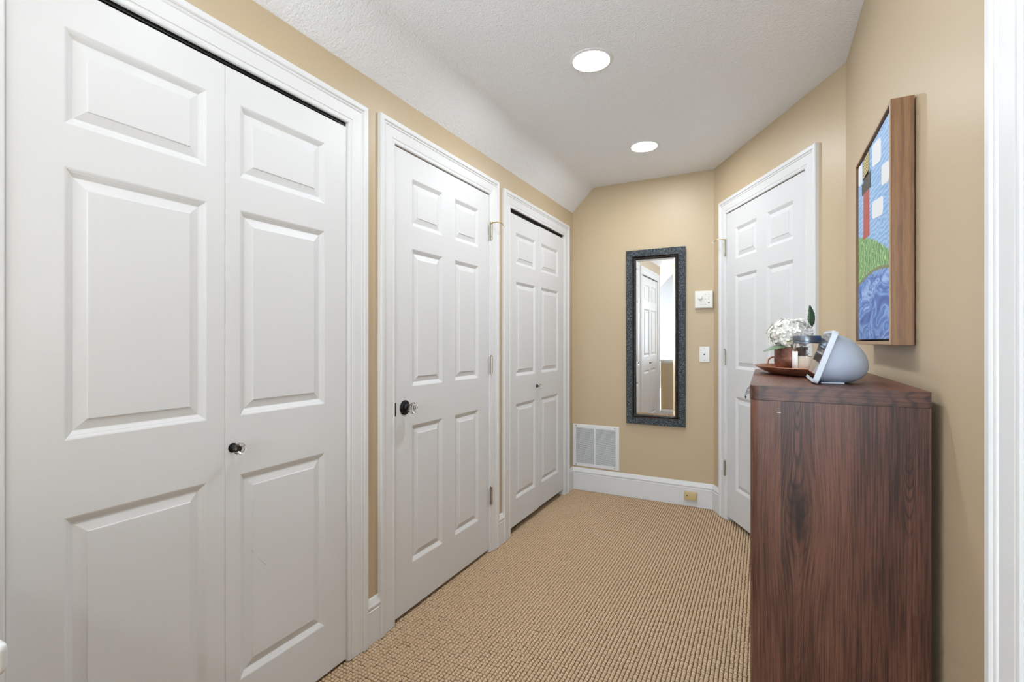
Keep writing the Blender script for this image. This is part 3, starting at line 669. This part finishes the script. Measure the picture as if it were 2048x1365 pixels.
MAT['stem'] = plain('green_stem', (.13, .20, .05), .6, bump=(90, .1, .001)); MAT['leaf'] = plain('dark_green_leaf', (.055, .095, .035), .45, bump=(70, .3, .002), var=(30, .4))
MAT['leafback'] = plain('grey_green_leaf', (.16, .23, .13), .5, bump=(70, .3, .002), var=(30, .3))
MAT['petal'] = plain('cream_white_petal', (.88, .855, .77), .6, bump=(90, .2, .001), var=(14, .06)); MAT['petal_core'] = plain('yellow_green_floret_eye', (.55, .52, .16), .6, bump=(90, .1, .001))
add('stem', MB().tube([(0, 0, .055), (.002, 0, .08), (0, -.002, .105)], .003, 8), 'stem', o, smooth=50)
hd = add('flower_head', MB().quadgrid([oval(-.006, 0, .040 * math.cos(R(a)) + .0005, .048 * math.cos(R(a)) + .0005, 20, .122 + .030 * math.sin(R(a))) for a in range(-80, 85, 20)], True, True, True), 'petal', o, smooth=60)
fb = MB()
for k in range(4):
    a0 = PI / 2 * k; ca, sa = math.cos(a0), math.sin(a0)
    pr = [(0, 0, 0), (.0045, -.0042, .0012), (.0105, -.0058, .0022), (.0155, -.0025, .0014), (.0160, .0022, .0012), (.0108, .0060, .0020), (.0046, .0044, .0014)]
    nb = len(fb.v); fb.v += [(x * ca - y * sa, x * sa + y * ca, z) for x, y, z in pr] + [(.0095 * ca, .0095 * sa, -.0002)]
    fb.f += [(nb + i, nb + (i + 1) % 7, nb + 7) for i in range(7)]
fmesh = fb.mesh('floret', False); cm = MB().lathe([(.0018, 0), (.0015, .0016)], 8).mesh('floret_eye')
fmesh.materials.append(MAT['petal']); rng = random.Random(4)
NF = 175
for k in range(NF):
    zf = 1 - 1.72 * (k + .5) / NF; rf = math.sqrt(max(0, 1 - zf * zf)); th = k * 2.39996
    nrm = Vector((rf * math.cos(th), rf * math.sin(th), zf)); sc_ = rng.uniform(.72, 1.02)
    pos = Vector((-.006 + nrm.x * .052, nrm.y * .062, .122 + nrm.z * .040)) + nrm * rng.uniform(-.008, .013)
    if pos.z < .082 and Vector((pos.x, pos.y)).length < .050: continue
    f_ = bpy.data.objects.new('floret', fmesh); C.objects.link(f_); f_.parent = hd; f_.location = pos
    nn = (nrm + Vector((rng.uniform(-.5, .5), rng.uniform(-.5, .5), rng.uniform(-.4, .5)))).normalized()
    f_.rotation_euler = (nn.to_track_quat('Z', 'Y') @ Matrix.Rotation(rng.uniform(0, 6), 3, 'Z').to_quaternion()).to_euler(); f_.scale = (sc_,) * 3
def leaf_blade(name, pts, wid, side, mat, parent, fold=.35):
    """serrated leaf along a centre line"""
    P = [Vector(p) for p in pts]; rows_ = []; N = 16
    for i in range(N + 1):
        t = i / N * (len(P) - 1); k = min(int(t), len(P) - 2); c0 = P[k].lerp(P[k + 1], t - k); d_ = (P[k + 1] - P[k]).normalized()
        s0 = Vector(side); s0 = (s0 - d_ * s0.dot(d_)).normalized(); up = d_.cross(s0)
        w = wid * math.sin(PI * min(1, (i / N) * .96 + .03)) ** .75 * (1 + (.16 if i % 2 else -.05))
        rows_.append([c0 - s0 * w + up * w * fold, c0 - s0 * w * .5 + up * w * fold * .4, c0, c0 + s0 * w * .5 + up * w * fold * .4, c0 + s0 * w + up * w * fold])
    b = MB().quadgrid(rows_, False); l = add(name, b, mat, parent, smooth=60)
    sm = l.modifiers.new('thickness', 'SOLIDIFY'); sm.thickness = .0006; return l
leaf_blade('leaf', [(.052, .010, .135), (.060, .012, .160), (.060, .012, .185), (.053, .010, .215)], .013, (.75, .6, 0), 'leaf', o, .3)
leaf_blade('leaf', [(-.008, -.040, .083), (-.035, -.043, .084), (-.058, -.042, .079), (-.080, -.040, .066)], .013, (0, 1, .5), 'leafback', o, .25)
leaf_blade('leaf', [(-.005, -.035, .080), (-.008, -.050, .092), (-.012, -.057, .100)], .013, (1, 0, .2), 'petal_core', o, .25)
tag(o, 'white hydrangea in a copper pot on the tray', 'potted flower')

jc = Vector((.1115, 1.680, tb)); o = empty('candle_jar', jc)
add('jar', MB().lathe([(.0001, .0), (.030, 0), (.0355, .003), (.0375, .008), (.0377, .070), (.0365, .079), (.0335, .087), (.0322, .092), (.0322, .104), (.0300, .104), (.0300, .092), (.0315, .086), (.0345, .078), (.0353, .070), (.0352, .009), (.033, .006), (.0001, .006)], 48, None, False, False), 'jarglass', o, smooth=50)
MAT['wax'] = plain('cream_candle_wax', (.90, .75, .58), .55, bump=(60, .1, .001))
add('wax', MB().lathe([(.0001, .0064), (.0325, .0064), (.0347, .0095), (.0348, .052), (.034, .053), (.0001, .053)], 40, None, False, False), 'wax', o, smooth=50)
MAT['lid'] = plain('gunmetal_lid', (.17, .19, .22), .34, metal=.9, bump=(150, .05, .0005))
add('lid', MB().lathe([(.0345, .092), (.0362, .0925), (.0364, .096), (.0352, .0975), (.0352, .0985), (.0366, .1000), (.0366, .112), (.0355, .1140), (.0330, .1146), (.0300, .1140), (.0001, .1140)], 48, None, False, False), 'lid', o, smooth=35)
def on_jar(a, z, r=.0381): return Vector((r * math.sin(a), -r * math.cos(a), z))
def curved(name, a0, a1, z0, z1, mat, r=.0382):
    lo2 = [[on_jar(a0 + (a1 - a0) * i / 8, z, r) for i in range(9)] for z in (z0, z1)]
    l = add(name, MB().quadgrid(lo2, False), mat, o, smooth=60); q = l.modifiers.new('thickness', 'SOLIDIFY'); q.thickness = .0004; return l
curved('side_label', R(-88), R(-40), .008, .068, 'plastic')
MAT['emboss'] = plain('raised_glass_lettering', (.16, .16, .16), .3, bump=(90, .1, .001))
def ring(name, ac, zc, w, h, t0, t1, r=.00085, mat='emboss', par=None):
    add(name, MB().tube([on_jar(ac + w / .0381 * math.cos(R(t0 + (t1 - t0) * i / 20)), zc + h * math.sin(R(t0 + (t1 - t0) * i / 20))) for i in range(21)], r, 6), mat, par or o, smooth=50)
aj = math.atan2(-.06, 1.)   # towards the camera
ring('letter_c', aj + R(6), .0585, .0033, .0040, 50, 310); ring('letter_o', aj + R(36), .0585, .0034, .0040, 0, 360)
em = curved('sticker', aj + R(24), aj + R(46), .018, .034, 'plastic', .0381)
ring('emblem', aj + R(33), .0265, .0040, .0045, 0, 360, .0009, 'greydot'); ring('emblem', aj + R(33), .0265, .0018, .0022, 0, 360, .0009, 'greydot')
tag(o, 'glass candle jar with dark screw lid beside the hydrangea', 'candle jar')

# smart display
def fabric():
    m, nt, b = nodes_of('blue_grey_speaker_fabric'); g = G(nt); co = g.obj()
    f = g.noise(co, 700, 2.); g.put(b.inputs['Base Color'], g.mix(f, (.40, .47, .60), (.50, .57, .69))); b.inputs['Roughness'].default_value = .85
    g.put(b.inputs['Normal'], g.bump(f, .3, .0005)); return m
MAT['fabric'] = fabric(); MAT['glacier'] = plain('glacier_white_plastic', (.62, .68, .76), .35, bump=(200, .03, .0005)); MAT['screen'] = plain('black_screen_glass', (.012, .013, .015), .06, spec=.9, bump=(3, .01, .0002))
o = empty('smart_display', (.100, 1.445, ZT)); tilt = math.atan2(.043, .124); dw, dh = .200, .131
def onface(y, h, depth): # point on the tilted slab: y along width, h up the face, depth behind it
    return (math.sin(tilt) * h + math.cos(tilt) * depth, y, .0015 + math.cos(tilt) * h - math.sin(tilt) * depth + .004)
def rrect(w, h, r, ins, depth, n=6):
    out = []
    for cy, cz, a0 in ((w / 2 - r, h - r, 0), (-w / 2 + r, h - r, 90), (-w / 2 + r, r, 180), (w / 2 - r, r, 270)):
        for k in range(n + 1):
            a = R(a0 + 90 * k / n); out.append(onface(cy + (r - ins) * math.cos(a), cz + (r - ins) * math.sin(a), depth))
    return out
add('screen_frame', MB().quadgrid([rrect(dw, dh, .010, .001, 0), rrect(dw, dh, .010, 0, .001), rrect(dw, dh, .010, 0, .0115), rrect(dw, dh, .010, .001, .0125)], True, True, True), 'glacier', o, smooth=40)
add('screen', MB().quadgrid([[onface(y, h, d_) for y, h in ((-dw / 2 + .007, .009), (dw / 2 - .007, .009), (dw / 2 - .007, dh - .007), (-dw / 2 + .007, dh - .007))] for d_ in (.002, -.0006)], True, True, True), 'screen', o)
secs = []
for k in range(13):
    q = 1 - (1 - k / 12) ** 1.6; hh = max(.0015, .0580 * (1 - q ** 2.8) ** .5); ww = max(.0015, .0920 * (1 - q ** 2.8) ** .5); zc = .0635 - .020 * q; lp = []
    for j in range(40):
        a = 2 * PI * j / 40; ex = .62 + .38 * q
        cy = ww * math.copysign(abs(math.cos(a)) ** ex, math.cos(a)); cz = zc + hh * math.copysign(abs(math.sin(a)) ** ex, math.sin(a))
        xs0 = math.tan(tilt) * cz + .0118; cz2 = max(cz, .003)
        lp.append((xs0 + (.124 - xs0) * q, cy, cz2))
    secs.append(lp)
add('speaker_body', MB().quadgrid(secs, True, True, True), 'fabric', o, smooth=60)
add('foot', MB().box(.022, .070, -.055, .055, .0005, .0042), 'glacier', o, bevel=.0015)
add('camera_shutter', MB().quadgrid([[onface(y, h, d_) for y, h in ((dw / 2 - .060, dh + .0012), (dw / 2 - .035, dh + .0012), (dw / 2 - .035, dh - .001), (dw / 2 - .060, dh - .001))] for d_ in (.003, .009)], True, True, True), 'glacier', o)
tag(o, 'pale blue-grey smart display with tilted screen at the near end of the dresser', 'smart display')
